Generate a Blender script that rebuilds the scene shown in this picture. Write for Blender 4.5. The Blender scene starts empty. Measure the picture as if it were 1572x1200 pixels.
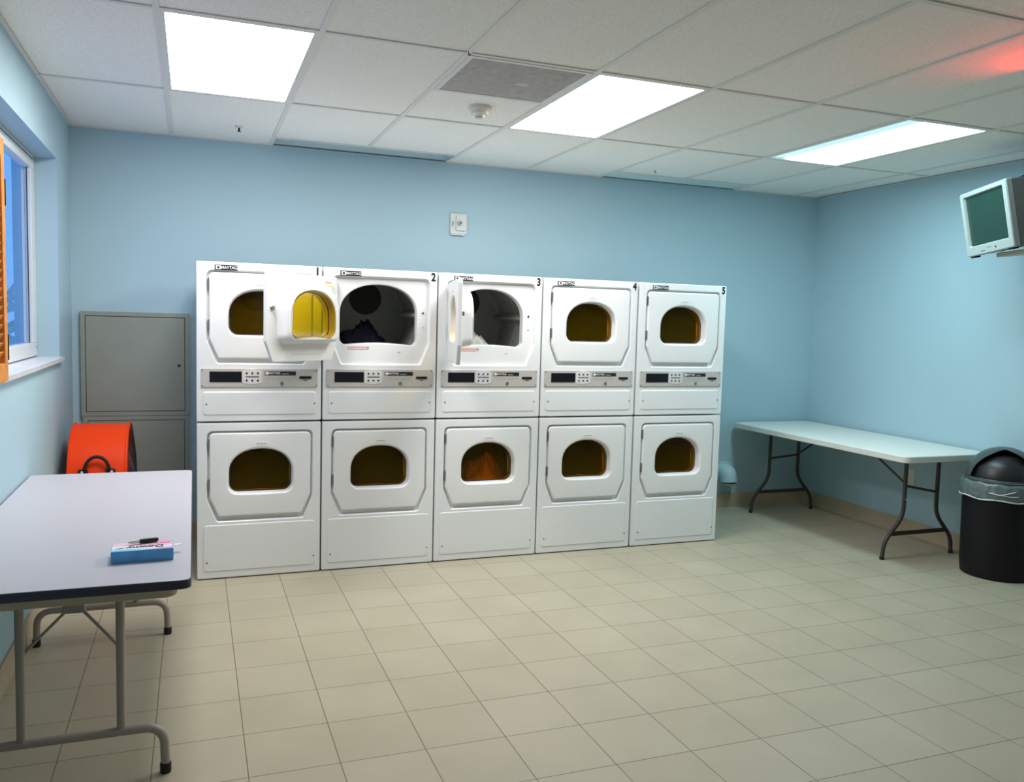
import bpy, bmesh, math, random
from mathutils import Vector, Matrix
from mathutils.geometry import tessellate_polygon

PI = math.pi
random.seed(7)
S = bpy.context.scene
COL = S.collection

# ------------------------------------------------------------------ camera
YAW, PITCH, ROLL, FPX = -0.36368, -0.08214, 0.02770, 1287.18
cam_d = bpy.data.cameras.new('camera')
cam = bpy.data.objects.new('camera', cam_d)
COL.objects.link(cam)
c_, s_ = math.cos(YAW), math.sin(YAW)
cp, sp = math.cos(PITCH), math.sin(PITCH)
R_ = Vector((c_, s_, 0)); F_ = Vector((-s_*cp, c_*cp, sp)); U_ = Vector((s_*sp, -c_*sp, cp))
cr, sr = math.cos(ROLL), math.sin(ROLL)
ir = R_*cr + U_*sr; iu = U_*cr - R_*sr
cam.matrix_world = Matrix(((ir.x, iu.x, -F_.x, -0.00817), (ir.y, iu.y, -F_.y, -4.95445),
                           (ir.z, iu.z, -F_.z, 1.50759), (0, 0, 0, 1)))
cam_d.sensor_width = 36.0
cam_d.lens = FPX/1572*36.0
cam_d.clip_start = 0.05
S.camera = cam

# ------------------------------------------------------------------ world, exposure
w = bpy.data.worlds.new('sky'); S.world = w; w.use_nodes = True
bg = w.node_tree.nodes['Background']
bg.inputs[0].default_value = (0.13, 0.36, 0.86, 1); bg.inputs[1].default_value = 0.62
S.view_settings.view_transform = 'Standard'; S.view_settings.look = 'None'
S.view_settings.gamma = 1.0; S.view_settings.use_curve_mapping = False
S.view_settings.exposure = 1.10
LAMP = 9.0; REAR = 0.05                                    # emission of the ceiling diffusers

# room
XL, XR, YB, YF, HC = -0.722, 4.991, 0.941, -7.40, 2.634
GX0, GY0, MOD = -0.746, -0.235, 0.6096
TILE, FX0, FY0 = 0.29839, 0.15452, -0.4154

# ------------------------------------------------------------------ materials
def mat(name, col, rough=0.5, metal=0.0, spec=0.5, bump=None, vary=None, coat=0.0):
    m = bpy.data.materials.new(name); m.use_nodes = True
    nt = m.node_tree; b = nt.nodes['Principled BSDF']
    b.inputs['Base Color'].default_value = (*col, 1); b.inputs['Roughness'].default_value = rough
    b.inputs['Metallic'].default_value = metal; b.inputs['Specular IOR Level'].default_value = spec
    b.inputs['Coat Weight'].default_value = coat
    tc = nt.nodes.new('ShaderNodeTexCoord')
    if vary:                                   # (scale, amount): mottled tone of the stuff itself
        n = nt.nodes.new('ShaderNodeTexNoise'); n.inputs['Scale'].default_value = vary[0]
        n.inputs['Detail'].default_value = 3
        nt.links.new(tc.outputs['Object'], n.inputs['Vector'])
        r = nt.nodes.new('ShaderNodeMapRange')
        r.inputs['From Min'].default_value = 0.3; r.inputs['From Max'].default_value = 0.7
        r.inputs['To Min'].default_value = 1-vary[1]; r.inputs['To Max'].default_value = 1+vary[1]
        nt.links.new(n.outputs['Fac'], r.inputs['Value'])
        mx = nt.nodes.new('ShaderNodeVectorMath'); mx.operation = 'SCALE'
        mx.inputs[0].default_value = col
        nt.links.new(r.outputs[0], mx.inputs['Scale'])
        nt.links.new(mx.outputs[0], b.inputs['Base Color'])
    if bump:                                   # (scale, strength, distance)
        n = nt.nodes.new('ShaderNodeTexNoise'); n.inputs['Scale'].default_value = bump[0]
        n.inputs['Detail'].default_value = 4
        nt.links.new(tc.outputs['Object'], n.inputs['Vector'])
        bp = nt.nodes.new('ShaderNodeBump'); bp.inputs['Strength'].default_value = bump[1]
        bp.inputs['Distance'].default_value = bump[2]
        nt.links.new(n.outputs['Fac'], bp.inputs['Height'])
        nt.links.new(bp.outputs[0], b.inputs['Normal'])
    return m

def emit(name, col, s):
    m = bpy.data.materials.new(name); m.use_nodes = True
    b = m.node_tree.nodes['Principled BSDF']
    b.inputs['Base Color'].default_value = (*[min(c, .8) for c in col], 1)
    b.inputs['Emission Color'].default_value = (*col, 1); b.inputs['Emission Strength'].default_value = s
    return m

def glassy(name, tint, gloss=0.10, rough=0.05):
    m = bpy.data.materials.new(name); m.use_nodes = True
    nt = m.node_tree; nt.nodes.remove(nt.nodes['Principled BSDF'])
    o = nt.nodes['Material Output']
    t = nt.nodes.new('ShaderNodeBsdfTransparent'); t.inputs[0].default_value = (*tint, 1)
    g = nt.nodes.new('ShaderNodeBsdfGlossy'); g.inputs['Roughness'].default_value = rough
    f = nt.nodes.new('ShaderNodeFresnel'); f.inputs[0].default_value = 1.45
    k = nt.nodes.new('ShaderNodeMath'); k.operation = 'MULTIPLY'; k.inputs[1].default_value = gloss*10
    x = nt.nodes.new('ShaderNodeMixShader')
    nt.links.new(f.outputs[0], k.inputs[0]); nt.links.new(k.outputs[0], x.inputs[0])
    nt.links.new(t.outputs[0], x.inputs[1]); nt.links.new(g.outputs[0], x.inputs[2])
    nt.links.new(x.outputs[0], o.inputs[0])
    return m

def tile_mat():
    m = bpy.data.materials.new('floor_tile'); m.use_nodes = True
    nt = m.node_tree; b = nt.nodes['Principled BSDF']; L = nt.links.new
    tc = nt.nodes.new('ShaderNodeTexCoord')
    mp = nt.nodes.new('ShaderNodeMapping')
    mp.inputs['Location'].default_value = (-FX0 + TILE*40, -FY0 + TILE*40, 0)
    L(tc.outputs['Object'], mp.inputs['Vector'])
    br = nt.nodes.new('ShaderNodeTexBrick')
    br.offset = 0; br.squash = 1; br.inputs['Scale'].default_value = 1
    br.inputs['Brick Width'].default_value = TILE; br.inputs['Row Height'].default_value = TILE
    br.inputs['Mortar Size'].default_value = 0.0022; br.inputs['Mortar Smooth'].default_value = 0.3
    br.inputs['Color1'].default_value = (0.445, 0.40, 0.295, 1)
    br.inputs['Color2'].default_value = (0.42, 0.375, 0.27, 1)
    br.inputs['Mortar'].default_value = (0.19, 0.15, 0.105, 1)
    L(mp.outputs[0], br.inputs['Vector'])
    n = nt.nodes.new('ShaderNodeTexNoise'); n.inputs['Scale'].default_value = 3; n.inputs['Detail'].default_value = 3
    n2 = nt.nodes.new('ShaderNodeTexNoise'); n2.inputs['Scale'].default_value = 260; n2.inputs['Detail'].default_value = 2
    L(tc.outputs['Object'], n.inputs['Vector']); L(tc.outputs['Object'], n2.inputs['Vector'])
    a = nt.nodes.new('ShaderNodeMath'); a.operation = 'ADD'; L(n.outputs[0], a.inputs[0]); L(n2.outputs[0], a.inputs[1])
    r = nt.nodes.new('ShaderNodeMapRange'); r.inputs[1].default_value = .6; r.inputs[2].default_value = 1.4
    r.inputs[3].default_value = .90; r.inputs[4].default_value = 1.10; L(a.outputs[0], r.inputs[0])
    v = nt.nodes.new('ShaderNodeVectorMath'); v.operation = 'SCALE'
    L(br.outputs['Color'], v.inputs[0]); L(r.outputs[0], v.inputs['Scale']); L(v.outputs[0], b.inputs['Base Color'])
    bp = nt.nodes.new('ShaderNodeBump'); bp.inputs['Strength'].default_value = .5; bp.inputs['Distance'].default_value = .002
    bp.invert = True
    L(br.outputs['Fac'], bp.inputs['Height']); L(bp.outputs[0], b.inputs['Normal'])
    b.inputs['Roughness'].default_value = 0.42
    return m

def ceil_mat():
    m = bpy.data.materials.new('ceiling_tile'); m.use_nodes = True
    nt = m.node_tree; b = nt.nodes['Principled BSDF']; L = nt.links.new
    tc = nt.nodes.new('ShaderNodeTexCoord')
    n = nt.nodes.new('ShaderNodeTexNoise'); n.inputs['Scale'].default_value = 120; n.inputs['Detail'].default_value = 4
    L(tc.outputs['Object'], n.inputs['Vector'])
    r = nt.nodes.new('ShaderNodeValToRGB')
    r.color_ramp.elements[0].position = .33; r.color_ramp.elements[0].color = (.82, .795, .755, 1)
    r.color_ramp.elements[1].position = .5; r.color_ramp.elements[1].color = (.96, .945, .90, 1)
    L(n.outputs[0], r.inputs[0]); L(r.outputs[0], b.inputs['Base Color'])
    b.inputs['Roughness'].default_value = .9; b.inputs['Specular IOR Level'].default_value = .1
    return m

M = {}
M['paint'] = mat('blue_wall_paint', (.43, .60, .675), .75, spec=.2, bump=(90, .15, .002), vary=(1.2, .02))
M['floor'] = tile_mat()
M['base'] = mat('baseboard_tile', (.52, .42, .29), .5, vary=(8, .06))
M['ceil'] = ceil_mat()
M['grid'] = mat('ceiling_grid_metal', (.80, .785, .75), .5)
M['plenum'] = mat('plenum', (.25, .25, .25), .9)
M['enamel'] = mat('white_enamel', (.84, .86, .87), .28, spec=.5, coat=.2)
M['plastic'] = mat('white_door_plastic', (.84, .85, .85), .38)
M['cream'] = mat('cream_plastic', (.80, .77, .68), .4)
M['amber'] = glassy('amber_plastic', (.93, .58, .005), .035, .10)
def add_body(m, col, f):                      # the tinted plastic scatters a little itself
    nt = m.node_tree; x = [n for n in nt.nodes if n.type == 'MIX_SHADER'][0]
    t = [n for n in nt.nodes if n.type == 'BSDF_TRANSPARENT'][0]
    d = nt.nodes.new('ShaderNodeBsdfDiffuse'); d.inputs[0].default_value = (*col, 1)
    tl = nt.nodes.new('ShaderNodeBsdfTranslucent'); tl.inputs[0].default_value = (*col, 1)
    a = nt.nodes.new('ShaderNodeMixShader'); a.inputs[0].default_value = .5
    nt.links.new(d.outputs[0], a.inputs[1]); nt.links.new(tl.outputs[0], a.inputs[2])
    b = nt.nodes.new('ShaderNodeMixShader'); b.inputs[0].default_value = f
    nt.links.new(t.outputs[0], b.inputs[1]); nt.links.new(a.outputs[0], b.inputs[2])
    nt.links.new(b.outputs[0], x.inputs[1])
add_body(M['amber'], (.66, .42, .01), .085)
M['amberrim'] = mat('amber_rim', (.40, .25, .012), .35)
M['glass'] = glassy('clear_glass', (.96, .98, .99), .015, .01)
M['gasket'] = mat('dark_gasket', (.035, .03, .022), .6)
M['drum'] = mat('drum_steel', (.42, .42, .39), .55, metal=.1, bump=(40, .1, .002))
M['drumdark'] = mat('drum_vent_dark', (.035, .035, .035), .6)
M['baffle'] = mat('drum_baffle', (.34, .37, .33), .4)
M['panel'] = mat('brushed_console', (.56, .54, .515), .42, metal=.1, vary=(300, .04))
M['keypad'] = mat('keypad_overlay', (.68, .68, .68), .4)
M['display'] = mat('black_display', (.004, .004, .008), .35)
M['black'] = mat('black_plastic', (.015, .014, .015), .4)
M['badge'] = mat('badge_black', (.02, .02, .02), .35)
M['badgew'] = mat('badge_silver', (.75, .75, .75), .4)
M['print'] = mat('grey_print', (.35, .33, .31), .5)
M['redprint'] = mat('red_print', (.65, .10, .09), .5)
M['steel'] = mat('screw_steel', (.38, .38, .38), .35, metal=.8)
M['orange_print'] = mat('orange_print', (.80, .32, .12), .5)
M['yellow_print'] = mat('yellow_print', (.85, .80, .08), .5)
M['green_print'] = mat('green_print', (.45, .68, .42), .5)
M['lam'] = mat('grey_laminate', (.56, .545, .60), .33, vary=(400, .03))
M['tmold'] = mat('dark_edge_mould', (.035, .03, .06), .45)
M['apron'] = mat('table_apron', (.50, .43, .30), .6)
M['tube'] = mat('grey_tube_enamel', (.38, .33, .29), .38, spec=.5)
M['white_table'] = mat('moulded_white_top', (.74, .75, .70), .5, bump=(150, .12, .001))
M['bronze'] = mat('bronze_tube', (.05, .043, .038), .42, spec=.4)
M['rubber'] = mat('black_rubber', (.01, .01, .01), .7)
M['cab'] = mat('grey_cabinet_paint', (.30, .325, .28), .55, vary=(6, .03))
M['cabd'] = mat('cabinet_gap', (.05, .05, .045), .8)
M['orange'] = mat('orange_fan_housing', (.92, .055, .003), .45, spec=.2)
M['wood'] = mat('orange_stained_wood', (.72, .28, .045), .45, vary=(14, .18))
M['frame'] = mat('window_frame_white', (.74, .77, .78), .45)
M['sill'] = mat('marble_sill', (.72, .73, .76), .3, vary=(7, .06))
M['troffer'] = mat('troffer_metal', (.80, .79, .77), .5)
M['return'] = mat('return_grille_dust', (.60, .575, .60), .8, vary=(22, .12))
M['bluedif'] = mat('slot_reflector', (.60, .74, .77), .5)
M['bluedif2'] = mat('slot_reflector_lit', (.72, .95, 1.0), .4)  # same reflector, its lit look put into a brighter colour
M['devwhite'] = mat('device_white', (.70, .73, .70), .45)
M['tvbez'] = mat('tv_bezel_silver', (.42, .45, .435), .42)
M['tvside'] = mat('tv_case_grey', (.20, .215, .21), .5)
M['tvback'] = mat('tv_back_black', (.03, .025, .03), .5)
M['screen'] = mat('tv_tube_glass', (.014, .048, .034), .22, spec=.7)
M['beige'] = mat('bracket_beige', (.60, .55, .42), .5)
M['bin'] = mat('black_bin_plastic', (.007, .006, .009), .5, spec=.25, bump=(60, .1, .002))
M['lid'] = mat('dome_lid_plastic', (.065, .085, .085), .38)
M['bag'] = mat('clear_liner', (.13, .175, .175), .25, bump=(25, .9, .01))
M['bagrim'] = mat('liner_rim', (.62, .66, .64), .35)
M['duct'] = mat('painted_duct', (.50, .68, .72), .5)
M['navycloth'] = mat('dark_cloth', (.010, .009, .018), .95, spec=.1, bump=(30, .5, .01))
M['whitecloth'] = mat('pale_cloth', (.50, .50, .47), .9, bump=(30, .5, .01))
M['orangecloth'] = mat('orange_cloth', (.90, .36, .10), .85, bump=(30, .5, .01))
M['leaf'] = mat('leaf_green', (.50, .62, .60), .6)

# shaded recess side put into the right-hand fixture as weaker emission along its left
def diffuser_mat(name, col, dim, k=1.0):
    m = emit(name, col, LAMP*k)
    if dim:
        nt = m.node_tree; b = nt.nodes['Principled BSDF']
        tc = nt.nodes.new('ShaderNodeTexCoord'); sx = nt.nodes.new('ShaderNodeSeparateXYZ')
        nt.links.new(tc.outputs['Object'], sx.inputs[0])
        r = nt.nodes.new('ShaderNodeMapRange'); r.interpolation_type = 'SMOOTHSTEP'
        r.inputs[1].default_value = -.16; r.inputs[2].default_value = -.05
        r.inputs[3].default_value = .32; r.inputs[4].default_value = LAMP*1.05
        nt.links.new(sx.outputs['X'], r.inputs[0]); nt.links.new(r.outputs[0], b.inputs['Emission Strength'])
    return m

# ------------------------------------------------------------------ mesh helpers
def obj(name, bm, m, parent=None, smooth=False, bevel=None, loc=None, rot=None):
    bmesh.ops.recalc_face_normals(bm, faces=bm.faces)
    me = bpy.data.meshes.new(name); bm.to_mesh(me); bm.free()
    if smooth is True:
        for p in me.polygons: p.use_smooth = True
    me.materials.append(m)
    o = bpy.data.objects.new(name, me); COL.objects.link(o)
    if smooth == 'auto':
        for p in me.polygons: p.use_smooth = True
        me.set_sharp_from_angle(angle=math.radians(35))
    if bevel:
        b = o.modifiers.new('bevel', 'BEVEL'); b.width = bevel; b.segments = 3
        b.limit_method = 'ANGLE'; b.angle_limit = math.radians(40)
        for p in me.polygons: p.use_smooth = True
        me.set_sharp_from_angle(angle=math.radians(60))
    if parent: o.parent = parent
    if loc: o.location = loc
    if rot: o.rotation_euler = rot
    return o

def thing(name, label, cat, loc=(0, 0, 0), rotz=0, group=None):
    o = bpy.data.objects.new(name, None); COL.objects.link(o)
    o.location = loc; o.rotation_euler = (0, 0, rotz); o.empty_display_size = .1
    return tag(o, label, cat, group)

def tag(o, label, cat, group=None, kind=None):
    o['label'] = label; o['category'] = cat
    if group: o['group'] = group
    if kind: o['kind'] = kind
    return o

def struct(name, bm, m, label=None, parent=None, **k):
    o = obj(name, bm, m, parent, **k)
    if parent is None: o['kind'] = 'structure'
    if label: o['label'] = label
    return o

def box(bm, x0, x1, y0, y1, z0, z1):
    vs = [bm.verts.new((x, y, z)) for x in (x0, x1) for y in (y0, y1) for z in (z0, z1)]
    for f in ((0, 1, 3, 2), (4, 6, 7, 5), (0, 4, 5, 1), (2, 3, 7, 6), (0, 2, 6, 4), (1, 5, 7, 3)):
        bm.faces.new([vs[i] for i in f])

def bx(*a):
    bm = bmesh.new(); box(bm, *a); return bm

def bxs(lst):
    bm = bmesh.new()
    for a in lst: box(bm, *a)
    return bm

def fillet(pts, r, n=7):
    pts = [Vector(p) for p in pts]; out = [pts[0]]
    for a, b, c in zip(pts, pts[1:], pts[2:]):
        u = (a-b); v = (c-b); rr = min(r, u.length*.49, v.length*.49)
        p0 = b+u.normalized()*rr; p1 = b+v.normalized()*rr
        for i in range(n+1):
            t = i/n; out.append(p0*(1-t)**2 + b*2*t*(1-t) + p1*t*t)
    out.append(pts[-1]); return out

def tube(bm, pts, r, seg=14, cap=True):
    pts = [Vector(p) for p in pts]; rings = []
    T = (pts[1]-pts[0]).normalized()
    ref = Vector((0, 0, 1)) if abs(T.z) < .9 else Vector((1, 0, 0))
    N = T.cross(ref).normalized()
    for i, p in enumerate(pts):
        if i == 0: t = pts[1]-pts[0]
        elif i == len(pts)-1: t = pts[-1]-pts[-2]
        else: t = (pts[i+1]-p).normalized()+(p-pts[i-1]).normalized()
        t.normalize(); N = (N - t*N.dot(t)).normalized(); B = t.cross(N)
        rings.append([bm.verts.new(p+(N*math.cos(k*2*PI/seg)+B*math.sin(k*2*PI/seg))*r) for k in range(seg)])
    for a, b in zip(rings, rings[1:]):
        for k in range(seg): bm.faces.new((a[k], a[(k+1) % seg], b[(k+1) % seg], b[k]))
    if cap: bm.faces.new(rings[0][::-1]); bm.faces.new(rings[-1])
    return bm

def loft(bm, loops, closed=False, cap0=False, cap1=False):
    R = [[bm.verts.new(v) for v in lp] for lp in loops]
    pr = list(zip(R, R[1:])) + ([(R[-1], R[0])] if closed else [])
    n = len(R[0])
    for a, b in pr:
        for k in range(n):
            q = (a[k], a[(k+1) % n], b[(k+1) % n], b[k])
            if len({id(v) for v in q}) == 4: bm.faces.new(q)
    if cap0: bm.faces.new(R[0][::-1])
    if cap1: bm.faces.new(R[-1])
    return R

def lathe(bm, prof, seg=48, axis='z', c=(0, 0, 0), cap0=True, cap1=True):
    lp = []
    for r, h in prof:
        ring = []
        for k in range(seg):
            a = k*2*PI/seg; u, v = r*math.cos(a), r*math.sin(a)
            p = {'z': (u, v, h), 'x': (h, u, v), 'y': (u, h, v)}[axis]
            ring.append(Vector(p)+Vector(c))
        lp.append(ring)
    loft(bm, lp, cap0=cap0, cap1=cap1); return bm

def rounded(poly, rad, n=8):
    out = []; m = len(poly)
    for i in range(m):
        a, b, c = Vector(poly[i-1]), Vector(poly[i]), Vector(poly[(i+1) % m])
        u, v = (a-b), (c-b); r = rad[i] if isinstance(rad, (list, tuple)) else rad
        ang = u.angle(v); d = min(r/math.tan(ang/2), u.length*.49, v.length*.49)
        p0 = b+u.normalized()*d; p1 = b+v.normalized()*d
        for k in range(n+1):
            t = k/n; q = p0*(1-t)**2 + b*2*t*(1-t) + p1*t*t; out.append((q.x, q.y))
    return out

def rrect(x0, x1, y0, y1, r, n=6):
    return rounded([(x0, y0), (x1, y0), (x1, y1), (x0, y1)], r, n)

def plate(bm, poly, f, d0, d1):
    """poly (u,v) extruded between depths; f(u,v,d)->xyz"""
    a = [bm.verts.new(f(u, v, d0)) for u, v in poly]; b = [bm.verts.new(f(u, v, d1)) for u, v in poly]
    n = len(poly)
    bm.faces.new(a[::-1]); bm.faces.new(b)
    for k in range(n): bm.faces.new((a[k], a[(k+1) % n], b[(k+1) % n], b[k]))
    return bm

XZ = lambda u, v, d: (u, d, v)
XY = lambda u, v, d: (u, v, d)
YZ = lambda u, v, d: (d, u, v)

def text(name, s, size, m, parent, loc, rot, sx=1.0, bold=0.0, depth=.0004, align='CENTER', shear=0):
    cu = bpy.data.curves.new(name, 'FONT'); cu.body = s; cu.size = size; cu.offset = bold
    cu.extrude = depth; cu.align_x = align; cu.align_y = 'CENTER'; cu.shear = shear
    t = bpy.data.objects.new(name+'_src', cu); COL.objects.link(t)
    dg = bpy.context.evaluated_depsgraph_get(); dg.update()
    me = bpy.data.meshes.new_from_object(t.evaluated_get(dg))
    bpy.data.objects.remove(t); bpy.data.curves.remove(cu)
    me.transform(Matrix.Diagonal((sx, 1, 1, 1))); me.materials.clear(); me.materials.append(m); me.name = name
    o = bpy.data.objects.new(name, me); COL.objects.link(o)
    if parent: o.parent = parent
    o.location = loc; o.rotation_euler = rot
    return o

# ------------------------------------------------------------------ room shell
T = .22; HT = HC+.30
struct('floor', bx(XL-T, XR+T, YF-T, YB+T, -.12, 0), M['floor'], 'beige square ceramic floor tiles')
struct('wall_back', bx(XL-T, XR+T, YB, YB+T, 0, HT), M['paint'], 'pale blue wall behind the dryers')
struct('wall_right', bx(XR, XR+T, YF, YB, 0, HT), M['paint'], 'pale blue wall beside the white table')
struct('wall_front', bx(XL-T, XR+T, YF-T, YF, 0, HT), M['paint'])
# left wall with a window opening
WY0, WY1, WZ0, WZ1 = -2.15, .405, 1.225, 2.345
struct('wall_left', bxs([(XL-T, XL, YF, WY0, 0, HT), (XL-T, XL, WY1, YB, 0, HT),
       (XL-T, XL, WY0, WY1, 0, WZ0), (XL-T, XL, WY0, WY1, WZ1, HT)]), M['paint'],
       'pale blue-grey wall with the window')
# base tiles
struct('baseboard_back', bx(XL, XR, YB-.009, YB-.0002, 0.0005, .115), M['base'], 'tan tile baseboard')
struct('baseboard_right', bx(XR-.009, XR-.0002, YF, YB-.0095, 0.0005, .115), M['base'], 'tan tile baseboard')
struct('baseboard_left', bx(XL+.0002, XL+.009, YF, YB-.0095, 0.0005, .115), M['base'], 'tan tile baseboard')

# window
FD = XL-.11
wf = bmesh.new(); fw = .075
y0, y1, z0, z1 = WY0, WY1, WZ0+.02, WZ1
for a in ((FD-.05, FD, y0, y1, z0, z0+fw), (FD-.05, FD, y0, y1, z1-fw, z1), (FD-.05, FD, y0, y0+fw, z0+fw, z1-fw),
          (FD-.05, FD, y1-fw-.03, y1, z0+fw, z1-fw), (FD-.05, FD, -.95, -.89, z0+fw, z1-fw)): box(wf, *a)
win = struct('window_1', wf, M['frame'], 'white framed window in the left wall', bevel=.004)
obj('window_pane', bx(FD-.034, FD-.030, y0+fw, y1-fw-.03, z0+fw, z1-fw), M['glass'], win)
g = obj('window_gasket', bxs([(FD-.022, FD-.018, y1-fw-.036, y1-fw-.03, z0+fw, z1-fw), (FD+.0002, FD+.002, y0, y1-.03, z1-.022, z1-.018)]), M['gasket'], win)
obj('frame_screw', lathe(bmesh.new(), [(.006, 0), (.006, .003)], 12, 'x', (FD+.0005, y1-.03, z0+.05)), M['steel'], win)
struct('trim_1', bx(FD-.06, XL+.022, WY0-.0, WY1+.03, WZ0-.012, WZ0+.014), M['sill'], 'pale marble window sill', bevel=.003)

# ceiling
xs = [XL]+[GX0+MOD*i for i in range(1, 10)]+[XR]
ys = [YB]+[GY0-2*MOD*j for j in range(0, 6)]+[YF]
LIGHTS = [(1, 1), (4, 1), (7, 1), (1, 4), (4, 4), (7, 4)]
VENT = (3, 1)
STRIPS = [(2, 4, .715, M['bluedif']), (6, 8, .70, M['bluedif2'])]
cb = bmesh.new()
zc = HC+.006
for i in range(len(xs)-1):
    for j in range(len(ys)-1):
        if (i, j) in LIGHTS: continue
        xa, xb, ya, yb = xs[i], xs[i+1], ys[j+1], ys[j]
        if (i, j) == VENT: yb_, ya_ = yb, ya+MOD; ya = ya_
        if j == 0 and (2 <= i < 4 or 6 <= i < 8): yb = .70 if i < 4 else .70
        box(cb, xa, xb, ya, yb, zc, zc+.015)
box(cb, XL, XR, YF, YB, HC+.285, HC+.30)
struct('ceiling', cb, M['ceil'], 'white speckled lay-in ceiling tiles')
gb = bmesh.new(); hw = .012
def bar(x0, x1, y0, y1): box(gb, x0, x1, y0, y1, HC, HC+.0055)
for i, x in enumerate(xs[1:-1], 1):
    y_top = YB if i not in (3, 7) else .70
    bar(x-hw, x+hw, YF, y_top-.001)
for j, y in enumerate(ys[1:-1], 0):
    for i in range(len(xs)-1):
        bar(xs[i]+(hw if i else 0), xs[i+1]-(hw if i < len(xs)-2 else 0), y-hw, y+hw)
bar(xs[3]+hw, xs[4]-hw, ys[2]+MOD-hw, ys[2]+MOD+hw)
for a, b in ((2, 4), (6, 8)):
    for i in range(a, b): bar(xs[i]+(hw if i == a else 0), xs[i+1]-hw if i+1 == b else xs[i+1], .70-.006, .70+.012)
struct('trim_2', gb, M['grid'], 'off-white metal ceiling grid')
ab = bmesh.new(); aw = .02
box(ab, XL, XR, YB-.006, YB-.0002, HC-.002, HC+.012)
box(ab, XR-aw, XR-.0002, YF, YB-.007, HC-.0015, HC-.0002); box(ab, XL+.0002, XL+aw, YF, YB-.007, HC-.0015, HC-.0002)
struct('trim_3', ab, M['grid'], 'ceiling edge angle')

# ceiling lights
L_LAB = ['bright recessed ceiling light nearest the window', 'bright recessed ceiling light beside the grey air grille',
         'recessed ceiling light nearest the television, dim blue along its left side',
         'recessed ceiling light of the rear row by the window wall', 'recessed ceiling light in the middle of the rear row',
         'recessed ceiling light of the rear row by the right wall']
for k, (i, j) in enumerate(LIGHTS):
    xa, xb, ya, yb = xs[i]+hw, xs[i+1]-hw, ys[j+1]+hw, ys[j]-hw
    t = thing('ceiling_light', L_LAB[k], 'ceiling light', ((xa+xb)/2, (ya+yb)/2, HC), 0, 'recessed ceiling lights')
    hx, hy = (xb-xa)/2, (yb-ya)/2; q = .016
    obj('light_frame', bxs([(-hx, -hx+q, -hy, hy, .0, .05), (hx-q, hx, -hy, hy, .0, .05), (-hx+q, hx-q, -hy, -hy+q, .0, .05),
        (-hx+q, hx-q, hy-q, hy, .0, .05)]), M['troffer'], t)
    col = (1.0, .965, .93) if i == 1 else (1.0, .99, .97) if i == 4 else (.63, .93, 1.0)
    dm = diffuser_mat('lit_diffuser_%d' % k, col, k == 2, 1.0 if k < 3 else REAR)
    bm = bmesh.new(); vs = [bm.verts.new(v) for v in ((-hx+q, -hy+q, .012), (-hx+q, hy-q, .012), (hx-q, hy-q, .012), (hx-q, -hy+q, .012))]
    bm.faces.new(vs)
    me = bpy.data.meshes.new('light_diffuser'); bm.to_mesh(me); bm.free(); me.materials.append(dm)
    d = bpy.data.objects.new('light_diffuser', me); COL.objects.link(d); d.parent = t

# return air grille
i, j = VENT
t = thing('air_return_grille', 'square grey dusty air return grille in the ceiling', 'vent', ((xs[3]+xs[4])/2, ys[2]+MOD/2, HC))
h = MOD/2-hw; q = .022
obj('grille_frame', bxs([(-h, -h+q, -h, h, -.003, .02), (h-q, h, -h, h, -.003, .02), (-h+q, h-q, -h, -h+q, -.003, .02), (-h+q, h-q, h-q, h, -.003, .02)]), M['troffer'], t)
gm = bmesh.new(); n = 42
for k in range(n):
    y = -h+q+(2*h-2*q)*(k+.5)/n
    vs = [gm.verts.new(v) for v in ((-h+q, y-.0055, .003), (h-q, y-.0055, .003), (h-q, y+.0045, -.001), (-h+q, y+.0045, -.001))]
    gm.faces.new(vs)
obj('grille_louvers', gm, M['return'], t)

obj('grille_backing', bx(-h+q, h-q, -h+q, h-q, .016, .02), M['return'], t)
obj('damper_lever', bx(.04, .10, .0, .045, -.001, .006), mat('grille_patch', (.60, .58, .59), .7), t)

# linear slots against the back wall
for k, (a, b, ys_, m_) in enumerate(STRIPS):
    x0, x1 = xs[a]+hw, xs[b]-hw
    t = thing('linear_light_slot', ['narrow recessed slot fixture at the back wall near the window side',
              'narrow recessed slot fixture at the back wall above the last dryers'][k], 'light fixture',
              ((x0+x1)/2, (ys_+YB)/2, HC), 0, 'slot fixtures along the back wall')
    hx = (x1-x0)/2; ya, yb = .714-(ys_+YB)/2, YB-.007-(ys_+YB)/2
    bm = bmesh.new()
    prof = [(ya, .002), (ya+.004, .05), (ya+.05, .075), (yb-.04, .075), (yb-.006, .05), (yb-.002, .006)]
    if k: prof = [(ya, .002), (ya+.06, .012), (ya+.12, .020), (yb-.05, .024), (yb-.01, .016), (yb-.002, .004)]
    R = [[bm.verts.new((x, y, z)) for y, z in prof] for x in (-hx+.003, hx-.003)]
    for q in range(len(prof)-1): bm.faces.new((R[0][q], R[0][q+1], R[1][q+1], R[1][q]))
    bm.faces.new(R[0]); bm.faces.new(R[1][::-1])
    obj('slot_reflector', bm, m_, t)
    obj('slot_edge', bx(-hx+.003, hx-.003, yb-.008, yb-.003, -.001, .003), M['gasket'], t)

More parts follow.
